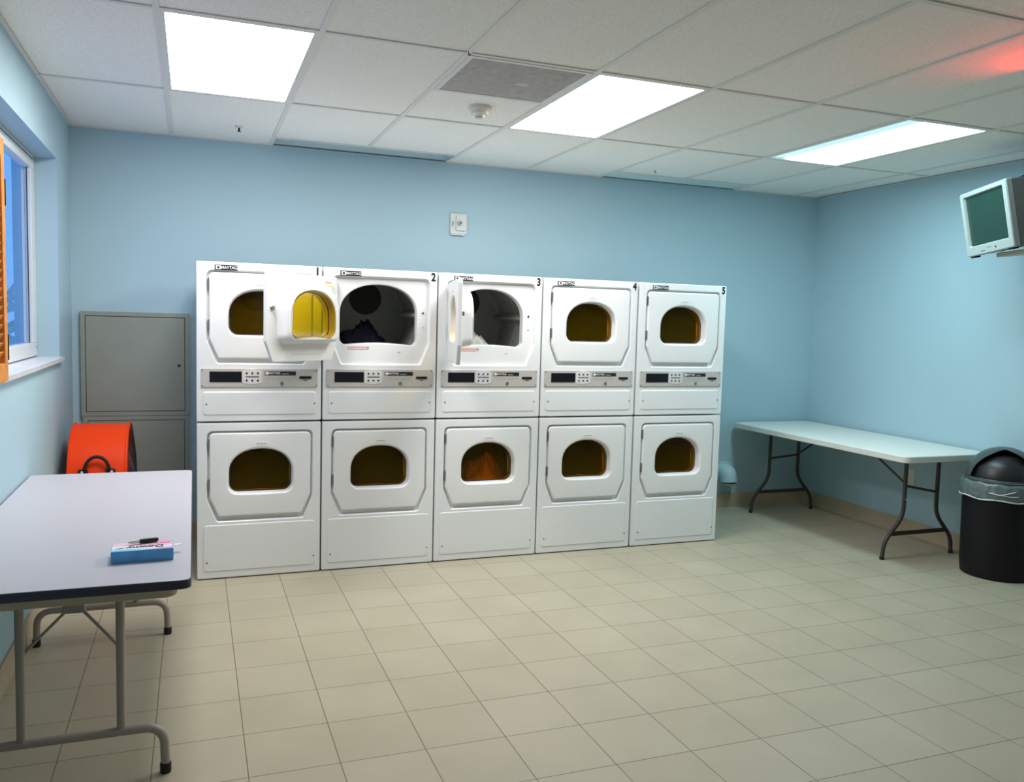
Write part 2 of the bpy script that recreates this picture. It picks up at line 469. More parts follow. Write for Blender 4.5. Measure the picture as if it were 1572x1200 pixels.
# smoke detector, sprinklers, hooks
t = thing('smoke_detector', 'round white smoke detector on the ceiling by the air grille', 'smoke detector', (1.415, -.62, HC))
obj('detector_base', lathe(bmesh.new(), [(.062, .006), (.062, -.012), (.055, -.018)], 40), M['cream'], t, smooth='auto')
obj('detector_head', lathe(bmesh.new(), [(.048, -.018), (.044, -.034), (.026, -.040), (.022, -.056), (.010, -.060)], 40), M['cream'], t, smooth='auto')
obj('sensor_vent', lathe(bmesh.new(), [(.0235, -.047), (.0235, -.053)], 24), M['black'], t)
for (x, y, lab) in ((.251, .482, 'small ceiling sprinkler above the grey wall cabinets'),):
    t = thing('sprinkler_head', lab, 'sprinkler', (x, y, HC))
    obj('escutcheon', lathe(bmesh.new(), [(.026, .006), (.024, -.004), (.01, -.006)], 28), M['troffer'], t, smooth='auto')
    obj('sprinkler_nozzle', lathe(bmesh.new(), [(.006, -.006), (.006, -.022), (.011, -.024), (.011, -.027)], 16), M['black'], t)
for (x, y, lab) in ((3.132, .50, 'tiny dark hook in the ceiling near the right slot fixture'),
                    (1.073, -1.49, 'tiny dark hook at the corner of the air grille')):
    t = tube(bmesh.new(), fillet([(0, 0, .004), (0, 0, -.016), (.008, 0, -.016), (.008, 0, -.008)], .004), .0022, 8)
    tag(obj('ceiling_hook', t, M['black'], None, smooth=True, loc=(x, y, HC)), lab, 'hook', 'ceiling hooks')

# ------------------------------------------------------------------ dryers
DW, UH, DD = .69, .8993, .70
DOOR = rounded([(.119, .360), (.577, .360), (.628, .470), (.628, .838), (.070, .838), (.070, .470)], [.015, .015, .015, .03, .03, .015], 6)
def offset_poly(poly, d):
    out = []; n = len(poly)
    for i in range(n):
        a, b, c = Vector(poly[i-1]), Vector(poly[i]), Vector(poly[(i+1) % n])
        u = (b-a); v = (c-b)
        if u.length < 1e-7: u = v
        if v.length < 1e-7: v = u
        nn = Vector((u.y, -u.x)).normalized()+Vector((v.y, -v.x)).normalized()
        if nn.length < 1e-6: nn = Vector((u.y, -u.x))
        nn.normalize(); q = b+nn*d; out.append((q.x, q.y))
    return out
def dshape(x0, x1, z0, z1, zs, rb, e=2.2, sag=0.0, n=28):
    cx = (x0+x1)/2; a = (x1-x0)/2; b = z1-zs; pts = []
    for k in range(7):
        t = -PI+(PI/2)*k/6; pts.append((x0+rb+rb*math.cos(t), z0+rb+rb*math.sin(t)))
    for k in range(1, 6):
        u = k/6; pts.append((x0+rb+(x1-x0-2*rb)*u, z0+sag*math.sin(PI*u)))
    for k in range(7):
        t = -PI/2+(PI/2)*k/6; pts.append((x1-rb+rb*math.cos(t), z0+rb+rb*math.sin(t)))
    for k in range(n+1):
        t = PI*k/n; c, s = math.cos(t), math.sin(t)
        pts.append((cx+a*math.copysign(abs(c)**(2/e), c), zs+b*abs(s)**(2/e)))
    return pts
APT = dshape(.177, .523, .492, .742, .605, .05)                 # window hole in the door
OPN = dshape(.104, .566, .450, .806, .635, .035, 2.15, .012)    # mouth of the drum
BOS = dshape(.118, .548, .462, .794, .630, .045, 2.2)           # plug on the back of the door
RECT = rrect(.004, .686, .005, UH-.0035, .008, 5)
REC = rounded([(.110, .332), (.588, .332), (.640, .462), (.640, .850), (.058, .850), (.058, .462)], [.02, .02, .02, .036, .036, .02], 6)
CEN = (.35, .62)
allang = sorted({round(math.atan2(p[1]-CEN[1], p[0]-CEN[0]), 4) for P in (DOOR, APT, OPN, BOS, RECT, REC) for p in P})
ANG = []
for a in allang:
    if not ANG or a-ANG[-1] > .006: ANG.append(a)
def polar(poly):
    res = []; n = len(poly)
    for a in ANG:
        dx, dz = math.cos(a), math.sin(a); best = None
        for i in range(n):
            px, pz = poly[i][0]-CEN[0], poly[i][1]-CEN[1]; qx, qz = poly[(i+1) % n][0]-CEN[0], poly[(i+1) % n][1]-CEN[1]
            ex, ez = qx-px, qz-pz; den = dx*ez-dz*ex
            if abs(den) < 1e-12: continue
            t = (px*ez-pz*ex)/den; s = (px*dz-pz*dx)/den
            if -1e-6 <= s <= 1+1e-6 and t > 0: best = t if best is None else max(best, t)
        res.append((CEN[0]+dx*best, CEN[1]+dz*best))
    return res
pDOOR, pAPT, pOPN, pBOS, pRECT, pREC = map(polar, (DOOR, APT, OPN, BOS, RECT, REC))
def shrink(pl, d):
    return [(CEN[0]+(x-CEN[0])*(1-d/math.hypot(x-CEN[0], z-CEN[1])), CEN[1]+(z-CEN[1])*(1-d/math.hypot(x-CEN[0], z-CEN[1]))) for x, z in pl]
def at(pl, y, ox=0): return [(x-ox, y, z) for x, z in pl]

def cabinet_mesh():
    bm = bmesh.new()
    loft(bm, [at(pRECT, DD), at(pRECT, .007), at(shrink(pRECT, .002), .002), at(shrink(pRECT, .007), 0), at(shrink(pREC, -.004), 0),
              at(pREC, .003), at(shrink(pREC, .004), .020), at(shrink(pREC, .008), .023), at(shrink(pOPN, -.012), .023),
              at(shrink(pOPN, -.003), .026), at(pOPN, .034), at(pOPN, .075)], cap0=True)
    return bm
DC = (.345, .60); DRAD = .283
def drum_mesh():
    bm = bmesh.new()
    def circ(r, y): return [(DC[0]+r*math.cos(a), y, DC[1]+r*math.sin(a)) for a in ANG]
    loft(bm, [at(shrink(pOPN, -.004), .070), circ(DRAD, .085), circ(DRAD, .30), circ(DRAD-.003, .304), circ(DRAD-.003, .312), circ(DRAD, .316), circ(DRAD, .60), circ(DRAD-.02, .62)], cap1=True)
    return bm
def door_mesh():
    bm = bmesh.new(); o = .070
    loft(bm, [at(pAPT, .052, o), at(shrink(pAPT, -.004), .004, o), at(shrink(pAPT, -.010), -.003, o), at(shrink(pAPT, -.016), -.005, o),
              at(shrink(pDOOR, .012), -.005, o), at(shrink(pDOOR, .004), -.002, o), at(pDOOR, .004, o), at(pDOOR, .019, o), at(shrink(pDOOR, .004), .021, o),
              at(shrink(pBOS, -.020), .021, o), at(shrink(pBOS, -.006), .026, o), at(shrink(pBOS, .0), .045, o), at(shrink(pBOS, .008), .080, o), at(shrink(pBOS, .022), .094, o),
              at(shrink(pBOS, .034), .098, o), at(shrink(pAPT, -.010), .098, o), at(shrink(pAPT, -.004), .092, o), at(pAPT, .060, o)], closed=True)
    return bm
def pane_mesh():
    bm = bmesh.new(); o = .070
    loft(bm, [at(shrink(pAPT, .006), .0625, o), at(shrink(pAPT, .018), .0565, o)], cap1=True)
    return bm
def pane_rim_mesh():
    bm = bmesh.new(); o = .070
    loft(bm, [at(shrink(pAPT, -.001), .0985, o), at(shrink(pAPT, .002), .0975, o), at(shrink(pAPT, .005), .0635, o), at(shrink(pAPT, .001), .0635, o)], closed=True)
    return bm
ME = {}
def shared(key, build, m, smooth='auto'):
    if key not in ME:
        o = obj(key, build(), m, None, smooth=smooth); ME[key] = o.data; bpy.data.objects.remove(o)
    return ME[key]
def inst(name, me, parent, loc=(0, 0, 0), rz=0):
    o = bpy.data.objects.new(name, me); COL.objects.link(o); o.parent = parent; o.location = loc; o.rotation_euler = (0, 0, rz)
    wn = o.modifiers.new('normals', 'WEIGHTED_NORMAL'); wn.keep_sharp = True; wn.weight = 100
    return o

def gasket_mesh():
    bm = bmesh.new(); o = .070
    loft(bm, [at(shrink(pAPT, .0005), .0525, o), at(shrink(pAPT, .0005), .0505, o), at(shrink(pAPT, .007), .0505, o), at(shrink(pAPT, .007), .0525, o)], closed=True)
    return bm

def add_door(root, z, angle, inside_labels=False):
    d = inst('door', shared('door_shell', door_mesh, M['plastic']), root, (.070, 0, z), -math.radians(angle))
    inst('window_pane', shared('amber_window', pane_mesh, M['amber']), d)
    inst('window_rim', shared('amber_rim', pane_rim_mesh, M['amberrim']), d)
    inst('window_gasket', shared('window_ring', gasket_mesh, M['gasket']), d)
    def pl():
        bm = bmesh.new(); plate(bm, rrect(.240, .322, .764, .786, .0105), XZ, -.0062, -.0048); return bm
    lp = inst('name_plate', shared('name_plate', pl, M['plastic']), d)
    obj('plate_print', bxs([(.256+.018*q, .270+.018*q, -.0068, -.0061, .773, .777) for q in range(3)]), M['print'], d)
    for hz in (.775, .545):
        obj('hinge', bx(-.0065, .0, -.003, .016, hz-.03, hz+.03), M['steel'], d)
    obj('door_catch', bxs([(.505, .530, .0205, .026, .640, .652), (.512, .520, .026, .038, .634, .658)]), M['steel'], d)
    if inside_labels:
        obj('warning_label', bx(.055, .105, .0212, .0218, .800, .805), M['orange_print'], d)
        obj('warning_label', bx(.040, .080, .0212, .0218, .780, .785), M['yellow_print'], d)
        obj('warning_label', bxs([(.022, .055, .0212, .0218, .772-.010*q, .775-.010*q) for q in range(4)]), M['green_print'], d)
        obj('warning_label', bxs([(.15+.032*q, .172+.032*q, .0212, .0218, .394, .402) for q in range(7)]), mat('moulded_print', (.72, .72, .68), .6), d)
    return d

DIG = (PI/2, 0, 0)
def console(root, z):
    p = bmesh.new(); plate(p, rrect(.026, .664, .200+z, .304+z, .007), XZ, -.006, -.0002)
    c = obj('control_panel', p, M['panel'], root, bevel=.0015)
    obj('display', bx(.072, .243, -.0085, -.0055, .228+z, .288+z), M['display'], c, bevel=.001)
    k = bmesh.new(); plate(k, rounded([(.247, .222+z), (.300, .214+z), (.352, .222+z), (.352, .295+z), (.300, .303+z), (.247, .295+z)], .01), XZ, -.0075, -.0055)
    obj('keypad', k, M['keypad'], c, bevel=.0008)
    for u in range(3):
        for v in (0, 1):
            b = bmesh.new(); lathe(b, [(.0052, -.0072), (.0052, -.0095), (.004, -.0105)], 16, 'y', (.270+.030*u, 0, (.238 if v == 0 else .279)+z))
            obj('button', b, M['black'], c, smooth='auto')
    obj('indicator_bar', bx(.264, .338, -.0085, -.0072, .2565+z, .261+z), M['black'], c)
    st = obj('brand_strip', bx(.368, .540, -.0075, -.0055, .268+z, .290+z), M['badge'], c)
    obj('emblem', lathe(bmesh.new(), [(.0095, -.0074), (.0095, -.0082)], 20, 'y', (.380, 0, .279+z)), M['badgew'], st)
    text('brand_lettering', 'MAYTAG', .016, M['badgew'], st, (.421, -.0077, .279+z), DIG, 1.0, .0004)
    obj('strip_print', bx(.463, .500, -.0082, -.0074, .2745+z, .277+z), M['badgew'], st)
    obj('instruction_print', bxs([(.372, .530, -.0066, -.0058, .254+z, .2555+z), (.372, .520, -.0066, -.0058, .243+z, .2445+z)]), M['print'], c)
    obj('card_slot', bx(.560, .628, -.0085, -.0055, .248+z, .262+z), M['display'], c)
    obj('slot_print', bxs([(.578, .612, -.0066, -.0058, .240+z, .2425+z), (.588, .602, -.0066, -.0058, .236+z, .2385+z)]), M['black'], c)
    obj('service_lock', lathe(bmesh.new(), [(.0095, -.0055), (.0095, -.011), (.006, -.012)], 20, 'y', (.462, 0, .222+z)), M['steel'], c, smooth='auto')
    for x in (.034, .656):
        for zz in (.208, .296):
            obj('screw', lathe(bmesh.new(), [(.0032, -.0055), (.0032, -.0075)], 10, 'y', (x, 0, zz+z)), M['gasket'], c)

def kick(root, z, z0, z1, tall):
    me_poly = rounded([(.036, z0+z), (.656, z0+z), (.656, z1+z), (.036, z1+z)], .022)
    bm = bmesh.new()
    a = me_poly; b = offset_poly(me_poly, -.006)
    loft(bm, [[(x, -.0002, q) for x, q in a], [(x, -.0035, q) for x, q in b]], cap1=True)
    o = obj('front_panel', bm, M['enamel'], root)
    for x in (.056, .648):
        obj('screw', lathe(bmesh.new(), [(.004, -.0036), (.004, -.0055)], 10, 'y', (x, 0, z+(.10 if tall else .104))), M['gasket'], o)
    return o

DRY = [  # (x, front y, label, upper angle)
    ('stacked white clothes dryer numbered 1, furthest left, behind the swung-open neighbouring door', 0),
    ('stacked white clothes dryer numbered 2, upper door swung wide left over dryer 1', 140),
    ('stacked white clothes dryer numbered 3, upper door standing straight out', 101),
    ('stacked white clothes dryer numbered 4, both doors shut', 0),
    ('stacked white clothes dryer numbered 5, furthest right, both doors shut', 0)]
for k, (lab, ang) in enumerate(DRY):
    ox = k*DW + (.006 if k == 4 else 0)
    root = thing('stacked_dryer', lab, 'dryer', (ox, 0, 0), 0, 'row of stacked dryers')
    root['label'] = lab
    for lvl in (0, 1):
        z = lvl*UH + (.004 if lvl else 0.0)
        if lvl == 0:
            cme = shared('cabinet_shell', cabinet_mesh, M['enamel'])
        c = inst('cabinet', ME['cabinet_shell'], root, (0, 0, z-(.004 if lvl else 0)))
        dr = inst('drum', shared('drum_shell', drum_mesh, M['drum']), root, (0, 0, lvl*UH))
        # perforated outlet on the drum back and a lifter rib
        def vent():
            bm = bmesh.new(); lathe(bm, [(.105, .6195), (.105, .612), (.098, .611)], 40, 'y', (DC[0]+.02, 0, DC[1]+.135)); return bm
        inst('outlet_disc', shared('outlet_disc', vent, M['drumdark']), dr)
        def rib():
            bm = bmesh.new()
            for aa in (0,):
                a = math.radians(aa); ca, sa = math.cos(a), math.sin(a)
                def P(r, t, y): return (r*ca-t*sa, y, r*sa+t*ca)
                L0 = [P(DRAD-.002, -.03, .12), P(DRAD-.055, -.006, .135), P(DRAD-.055, .006, .135), P(DRAD-.002, .03, .12)]
                L1 = [P(DRAD-.002, -.03, .60), P(DRAD-.055, -.006, .585), P(DRAD-.055, .006, .585), P(DRAD-.002, .03, .60)]
                loft(bm, [L0, L1], cap0=True, cap1=True)
            return bm
        for aa in (8, 128, 248):
            rb = inst('lifter_rib', shared('lifter_rib', rib, M['baffle'], False), dr, (DC[0], 0, DC[1]))
            rb.rotation_euler = (0, -math.radians(aa), 0)
        zz = lvl*UH
        if lvl == 0:
            add_door(root, zz, 0)
            kick(root, zz, .045, .315, True)
        else:
            add_door(root, zz, ang, k == 1)
            console(root, zz)
            kick(root, zz, .040, .175, False)
            bd = obj('brand_badge', bx(.100, .220, -.0028, -.0002, .850+zz, .879+zz), M['badge'], root)
            obj('emblem', bx(.106, .133, -.0036, -.0027, .854+zz, .875+zz), M['badgew'], bd)
            obj('emblem_mark', lathe(bmesh.new(), [(.0065, -.0034), (.0065, -.0042)], 14, 'y', (.1195, 0, .8645+zz)), M['badge'], bd)
            text('brand_lettering', 'MAYTAG', .0225, M['badgew'], bd, (.176, -.0030, .8645+zz), DIG, .95, .0006)
            st = obj('number_sticker', bx(.633, .682, -.0012, -.0002, .830+zz, .892+zz), M['plastic'], root)
            text('number', str(k+1), .066, M['black'], st, (.659, -.0015, .862+zz), DIG, .78, .0032)
            if k in (1, 2):
                rp = bmesh.new()
                for r_, zr in ((0, .434), (1, .422)):
                    x = .150
                    while x < .262:
                        wv = random.uniform(.006, .016); box(rp, x, x+wv, .0222, .0229, zr+zz-.0025, zr+zz+.0025); x += wv+.003
                obj('caution_print', rp, M['redprint'], root)
                obj('caution_mark', bx(.268, .276, .0220, .0229, .424+zz, .438+zz), M['print'], root)
                obj('maker_mark', bx(.45, .468, .0220, .0229, .405+zz, .409+zz), M['print'], root)
                obj('latch_striker', lathe(bmesh.new(), [(.006, .0225), (.006, .018), (.003, .016)], 12, 'y', (.603, 0, .646+zz)), M['gasket'], root)
                obj('latch_striker', lathe(bmesh.new(), [(.003, .0225), (.003, .018)], 12, 'y', (.603, 0, .56+zz)), M['steel'], root)

# laundry inside the drums (each heap nobody could count)
from mathutils import noise
def heap(cx, cy, z0, rx, ry, h, seed, fold=.4):
    """crumpled cloth: a mound creased by ridged noise"""
    bm = bmesh.new(); N, Mr = 72, 30; off = Vector((seed*3.1, seed*1.7, 0)); R = []
    for i in range(Mr):
        rr = 1-i/Mr; ring = []
        for k in range(N):
            a = k*2*PI/N; x, y = rr*math.cos(a), rr*math.sin(a)
            n1 = noise.noise(Vector((x*1.6, y*1.6, 0))+off); n2 = 1-abs(noise.noise(Vector((x*3.6+n1*1.5, y*3.6, 2))+off))*2.6
            n3 = 1-abs(noise.noise(Vector((x*8, y*8+n1*2, 5))+off))*2.4
            z = h*(1-rr**3)*(1+.45*n1)+fold*h*min(1, 3*(1-rr)+.1)*(.34*n2+.12*n3-.2)
            w_ = 1+.12*noise.noise(Vector((math.cos(a)*2, math.sin(a)*2, 9))+off)
            ring.append(bm.verts.new((cx+rx*x*w_, cy+ry*y*w_, z0+max(z, 0)-.0*i)))
        R.append(ring)
    for a, b in zip(R, R[1:]):
        for k in range(N): bm.faces.new((a[k], a[(k+1) % N], b[(k+1) % N], b[k]))
    bm.faces.new(R[-1]); bm.faces.new(R[0][::-1])
    return bm
def laundry(bm, m, lab):
    o = obj('laundry_heap', bm, m, None, smooth=True)
    return tag(o, lab, 'laundry', 'laundry in the dryers', 'stuff')
laundry(heap(.69+.285, .35, UH+.350, .205, .22, .175, 3, .8), M['navycloth'], 'dark laundry heap inside the open upper drum of dryer 2')
laundry(heap(1.38+.285, .27, UH+.350, .17, .18, .15, 9, .9), M['whitecloth'], 'pale laundry heap inside the open upper drum of dryer 3')
laundry(heap(1.38+.39, .25, .350, .17, .145, .215, 14, .9), M['orangecloth'], 'orange laundry heap behind the lower amber window of dryer 3')

# ------------------------------------------------------------------ grey wall cabinets behind the fan
def wall_cabinet(lab, x0, x1, z0, z1, knob):
    t = thing('wall_cabinet', lab, 'cabinet', ((x0+x1)/2, YB, z0), 0, 'grey wall cabinets')
    hx = (x1-x0)/2; hh = z1-z0; f = .026; dp = .030
    obj('cabinet_frame', bxs([(-hx, -hx+f, -dp, -.0005, 0, hh), (hx-f, hx, -dp, -.0005, 0, hh), (-hx+f, hx-f, -dp, -.0005, 0, f), (-hx+f, hx-f, -dp, -.0005, hh-f, hh)]), M['cab'], t)
    obj('cabinet_back', bx(-hx+f, hx-f, -.012, -.0005, f, hh-f), M['cabd'], t)
    d = obj('cabinet_door', bx(-hx+f+.0035, hx-f-.0035, -dp-.001, -.013, f+.0035, hh-f-.0045), M['cab'], t, bevel=.0015)
    if knob:
        obj('door_latch', lathe(bmesh.new(), [(.009, -dp-.0005), (.009, -dp-.006), (.004, -dp-.008)], 16, 'y', (hx-f-.037, 0, hh*.49)), M['gasket'], d)
wall_cabinet('upper grey metal cabinet on the back wall beside dryer 1', -.672, -.036, .841, 1.502, True)
wall_cabinet('lower grey metal cabinet behind the orange fan', -.664, -.040, .18, .8385, False)

# ------------------------------------------------------------------ drum fan
FC = (-.51, .44, .515); FR = .335
t = thing('drum_fan', 'bright orange drum blower fan standing in the corner behind the grey table', 'fan', (FC[0], FC[1], 0))
x0, x1 = -.148, .148
bm = bmesh.new()
prof = [(FR-.012, x0+.004), (FR-.002, x0-.004), (FR+.006, x0), (FR+.006, x0+.008), (FR, x0+.012), (FR, x1-.012), (FR+.006, x1-.008), (FR+.006, x1), (FR-.002, x1+.004), (FR-.012, x1-.004), (FR-.012, x0+.010)]
lathe(bm, prof, 72, 'x', (0, 0, FC[2]), cap0=False, cap1=False)
obj('fan_housing', bm, M['orange'], t, smooth='auto')
for sx, nm in ((x0, 'fan_grille'), (x1, 'fan_grille')):
    g = bmesh.new(); bul = .030*(1 if sx > 0 else -1)
    for rr in [FR-.014-.022*q for q in range(13)]:
        off = bul*(1-(rr/FR)**2)
        tube(g, [(sx+off, rr*math.cos(a*2*PI/40), FC[2]+rr*math.sin(a*2*PI/40)) for a in range(41)], .002, 6, cap=False)
    for a in range(8):
        aa = a*PI/4
        tube(g, [(sx+bul*(1-(r/FR)**2), r*math.cos(aa), FC[2]+r*math.sin(aa)) for r in (.03, .12, .2, .27, FR-.012)], .0028, 6)
    obj(nm, g, M['black'], t, smooth=True)
obj('fan_motor', lathe(bmesh.new(), [(.06, -.06), (.075, -.05), (.075, .05), (.06, .06)], 32, 'x', (0, 0, FC[2])), M['black'], t, smooth='auto')
bl = bmesh.new()
for a in range(5):
    a0 = a*2*PI/5
    L = []
    for r in (.07, .18, .30):
        tw = .05*(1-r*1.2)
        L.append([(tw-.002, r*math.cos(a0-.22), FC[2]+r*math.sin(a0-.22)), (-tw-.002, r*math.cos(a0+.28), FC[2]+r*math.sin(a0+.28)),
                  (-tw+.002, r*math.cos(a0+.28), FC[2]+r*math.sin(a0+.28)), (tw+.002, r*math.cos(a0-.22), FC[2]+r*math.sin(a0-.22))])
    loft(bl, L, cap0=True, cap1=True)
obj('fan_blades', bl, M['steel'], t)
# carry handle on the front of the housing
ha = math.radians(198)
hp = lambda w_, o_, up=0: (w_, (FR+o_)*math.cos(ha+up), FC[2]-(FR+o_)*math.sin(ha+up)*-1*-1*-1)
def HP(x, out, a): return (x, -(FR+out)*math.cos(a), FC[2]+(FR+out)*math.sin(a))
a1 = math.radians(19)
hb = bmesh.new()
tube(hb, [HP(-.062*math.cos(q*PI/14), .012+.030*math.sin(q*PI/14), a1+.20*math.sin(q*PI/14)) for q in range(15)], .0095, 10)
obj('carry_handle', hb, M['rubber'], t, smooth=True)
for x in (-.068, .068):
    pb = bmesh.new(); c = HP(x, .006, a1); box(pb, c[0]-.024, c[0]+.024, c[1]-.008, c[1]+.006, c[2]-.016, c[2]+.012)
    obj('handle_mount', pb, M['black'], t, bevel=.003)
    obj('mount_bolt', lathe(bmesh.new(), [(.007, c[1]-.008), (.007, c[1]-.013), (.004, c[1]-.015)], 12, 'y', (c[0]+.006*(1 if x > 0 else -1), 0, c[2]-.004)), M['badgew'], t, smooth='auto')
for y in (-.20, .20):
    fb = tube(bmesh.new(), fillet([(-.13, y*.55, FC[2]-FR*.90), (-.13, y, .014), (.13, y, .014), (.13, y*.55, FC[2]-FR*.90)], .03), .013, 12)
    obj('fan_stand', fb, M['black'], t, smooth=True)

# ------------------------------------------------------------------ grey folding table at the left wall
TX0, TX1, TY0, TY1, TZ = -.716, -.017, -2.42, -.60, .742
t = thing('folding_table', 'grey laminate folding table against the left wall, dark edge, box on it', 'table', ((TX0+TX1)/2, (TY0+TY1)/2, 0), 0, 'folding tables')
cx, cy = (TX0+TX1)/2, (TY0+TY1)/2
outl = rrect(TX0-cx, TX1-cx, TY0-cy, TY1-cy, .035, 8)
bm = bmesh.new(); inn = offset_poly(outl, -.0025)
loft(bm, [[(x, y, TZ-.026) for x, y in inn], [(x, y, TZ-.0004) for x, y in inn], [(x, y, TZ) for x, y in offset_poly(outl, -.004)]], cap0=True, cap1=True)
top = obj('tabletop', bm, M['lam'], t)
bm = bmesh.new()
o1 = offset_poly(outl, -.0028)
loft(bm, [[(x, y, TZ-.028) for x, y in o1], [(x, y, TZ-.027) for x, y in outl], [(x, y, TZ-.004) for x, y in outl], [(x, y, TZ-.0010) for x, y in o1]], closed=True)
obj('edge_mould', bm, M['tmold'], t, smooth='auto')
ap = rrect(TX0-cx+.045, TX1-cx-.040, TY0-cy+.075, TY1-cy-.06, .05, 8); ap2 = offset_poly(ap, -.02)
bm = bmesh.new(); loft(bm, [[(x, y, TZ-.029) for x, y in ap], [(x, y, TZ-.072) for x, y in ap], [(x, y, TZ-.072) for x, y in ap2], [(x, y, TZ-.029) for x, y in ap2]], closed=True)
obj('apron', bm, M['apron'], t, smooth='auto')
for n_, (fy, sgn, fcx) in enumerate(((-2.085, 1, -.372), (-.80, -1, -.40))):
    ly = fy-cy; fx = fcx-cx
    for dx in (-.141, .141):
        b = tube(bmesh.new(), [(fx+dx, ly, .162), (fx+dx, ly, TZ-.04)], .0135, 16)
        obj('leg', b, M['tube'], t, smooth='auto')
    b = tube(bmesh.new(), fillet([(fx-.272, ly, .028), (fx-.268, ly, .158), (fx+.268, ly, .158), (fx+.272, ly, .028)], .075, 10), .0145, 16)
    ft = obj('foot_bar', b, M['tube'], t, smooth='auto')
    for dx in (-.2722, .2722):
        obj('foot_cap', lathe(bmesh.new(), [(.0165, 0.0), (.0175, .004), (.0175, .032), (.0155, .034)], 16, 'z', (fx+dx, ly, 0)), M['rubber'], t, smooth='auto')
    b = tube(bmesh.new(), [(fx-.165, ly, TZ-.055), (fx+.165, ly, TZ-.055)], .011, 12)
    obj('pivot_bar', b, M['tube'], t, smooth='auto')
    by = ly+sgn*.09
    obj('brace_bracket', bxs([(fx-.032, fx+.032, by-.014, by+.014, .535, .568), (fx-.022, fx+.022, by-.006, by+.006, .568, TZ-.03)]), M['tube'], t, bevel=.003)
    for dx in (-.141, .141):
        q = .115 if abs(dx) else 0
        b = tube(bmesh.new(), fillet([(fx+dx*.14, by, .545), (fx+dx*.86, ly+sgn*.014, .455), (fx+dx, ly, .430)], .02), .005, 8)
        obj('brace', b, M['tube'], t, smooth='auto')

# detergent sheet box and pen
BXc, BYc = -.160, -2.148
t = thing('dryer_sheet_box', 'blue and pink dryer sheet box lying flat on the grey table', 'box', (BXc, BYc, TZ+.0005), math.radians(2))
def boxtop_mat():
    m = bpy.data.materials.new('box_top_print'); m.use_nodes = True
    nt = m.node_tree; b = nt.nodes['Principled BSDF']; L = nt.links.new
    tc = nt.nodes.new('ShaderNodeTexCoord'); sx = nt.nodes.new('ShaderNodeSeparateXYZ'); L(tc.outputs['Object'], sx.inputs[0])
    # wavy pink over white over pale blue bands, in the box's own coordinates
    sn = nt.nodes.new('ShaderNodeMath'); sn.operation = 'SINE'
    ml = nt.nodes.new('ShaderNodeMath'); ml.operation = 'MULTIPLY'; ml.inputs[1].default_value = 22; L(sx.outputs['X'], ml.inputs[0]); L(ml.outputs[0], sn.inputs[0])
    m2 = nt.nodes.new('ShaderNodeMath'); m2.operation = 'MULTIPLY_ADD'; m2.inputs[1].default_value = .010; L(sn.outputs[0], m2.inputs[0]); L(sx.outputs['Y'], m2.inputs[2])
    mr = nt.nodes.new('ShaderNodeMapRange'); mr.inputs[1].default_value = -.055; mr.inputs[2].default_value = .055; L(m2.outputs[0], mr.inputs[0])
    r = nt.nodes.new('ShaderNodeValToRGB'); e = r.color_ramp.elements
    e[0].position = 0; e[0].color = (.25, .62, .90, 1); e[1].position = 1; e[1].color = (.88, .38, .55, 1)
    for p_, c in ((.16, (.45, .78, .92, 1)), (.26, (.86, .90, .93, 1)), (.50, (.90, .86, .90, 1)), (.60, (.88, .50, .68, 1)), (.80, (.90, .68, .78, 1))):
        q = e.new(p_); q.color = c
    L(mr.outputs[0], r.inputs[0]); L(r.outputs[0], b.inputs['Base Color']); b.inputs['Roughness'].default_value = .35
    return m
bh = .036
obj('box_body', bx(-.088, .088, -.052, .052, 0, bh), mat('box_blue', (.10, .40, .82), .4, vary=(30, .15)), t, bevel=.0015)
obj('box_top_panel', bx(-.0865, .0865, -.0505, .0505, bh, bh+.0008), boxtop_mat(), t)
obj('end_panel', bx(.0882, .0888, -.050, .050, .002, bh-.002), mat('box_end', (.42, .62, .80), .4), t)
obj('pink_flash', plate(bmesh.new(), [(.01, -.049), (.085, -.049), (.085, -.030), (.05, -.034)], XY, bh+.0008, bh+.0012), mat('flash_pink', (.80, .35, .75), .4), t)
obj('magenta_flash', plate(bmesh.new(), [(.035, .018), (.055, .030), (.085, .034), (.078, .018)], XY, bh+.0008, bh+.0012), mat('flash_magenta', (.78, .12, .35), .4), t)
obj('dark_swoosh', plate(bmesh.new(), [(-.078, -.018), (-.066, -.022), (-.045, -.006), (-.050, -.008), (-.066, -.014)], XY, bh+.0008, bh+.0012), M['tmold'], t)
text('box_lettering', 'Downy', .036, M['tmold'], t, (.008, -.012, bh+.0013), (0, 0, PI), 1.0, .0008)
obj('open_flap', plate(bmesh.new(), [(.0895, .030), (.112, .034), (.114, .052), (.091, .050)], XY, .022, .0235), M['plastic'], t)
t = thing('marker_pen', 'dark marker pen resting on the dryer sheet box', 'pen', (-.153, -2.118, TZ+bh+.0095), math.radians(14))
obj('pen_cap', lathe(bmesh.new(), [(.004, .038), (.0072, .034), (.0078, .0), (.0068, -.018)], 20, 'x'), M['black'], t, smooth='auto')
obj('pen_barrel', lathe(bmesh.new(), [(.0055, -.018), (.0055, -.040), (.0020, -.052)], 16, 'x'), M['badgew'], t, smooth='auto')

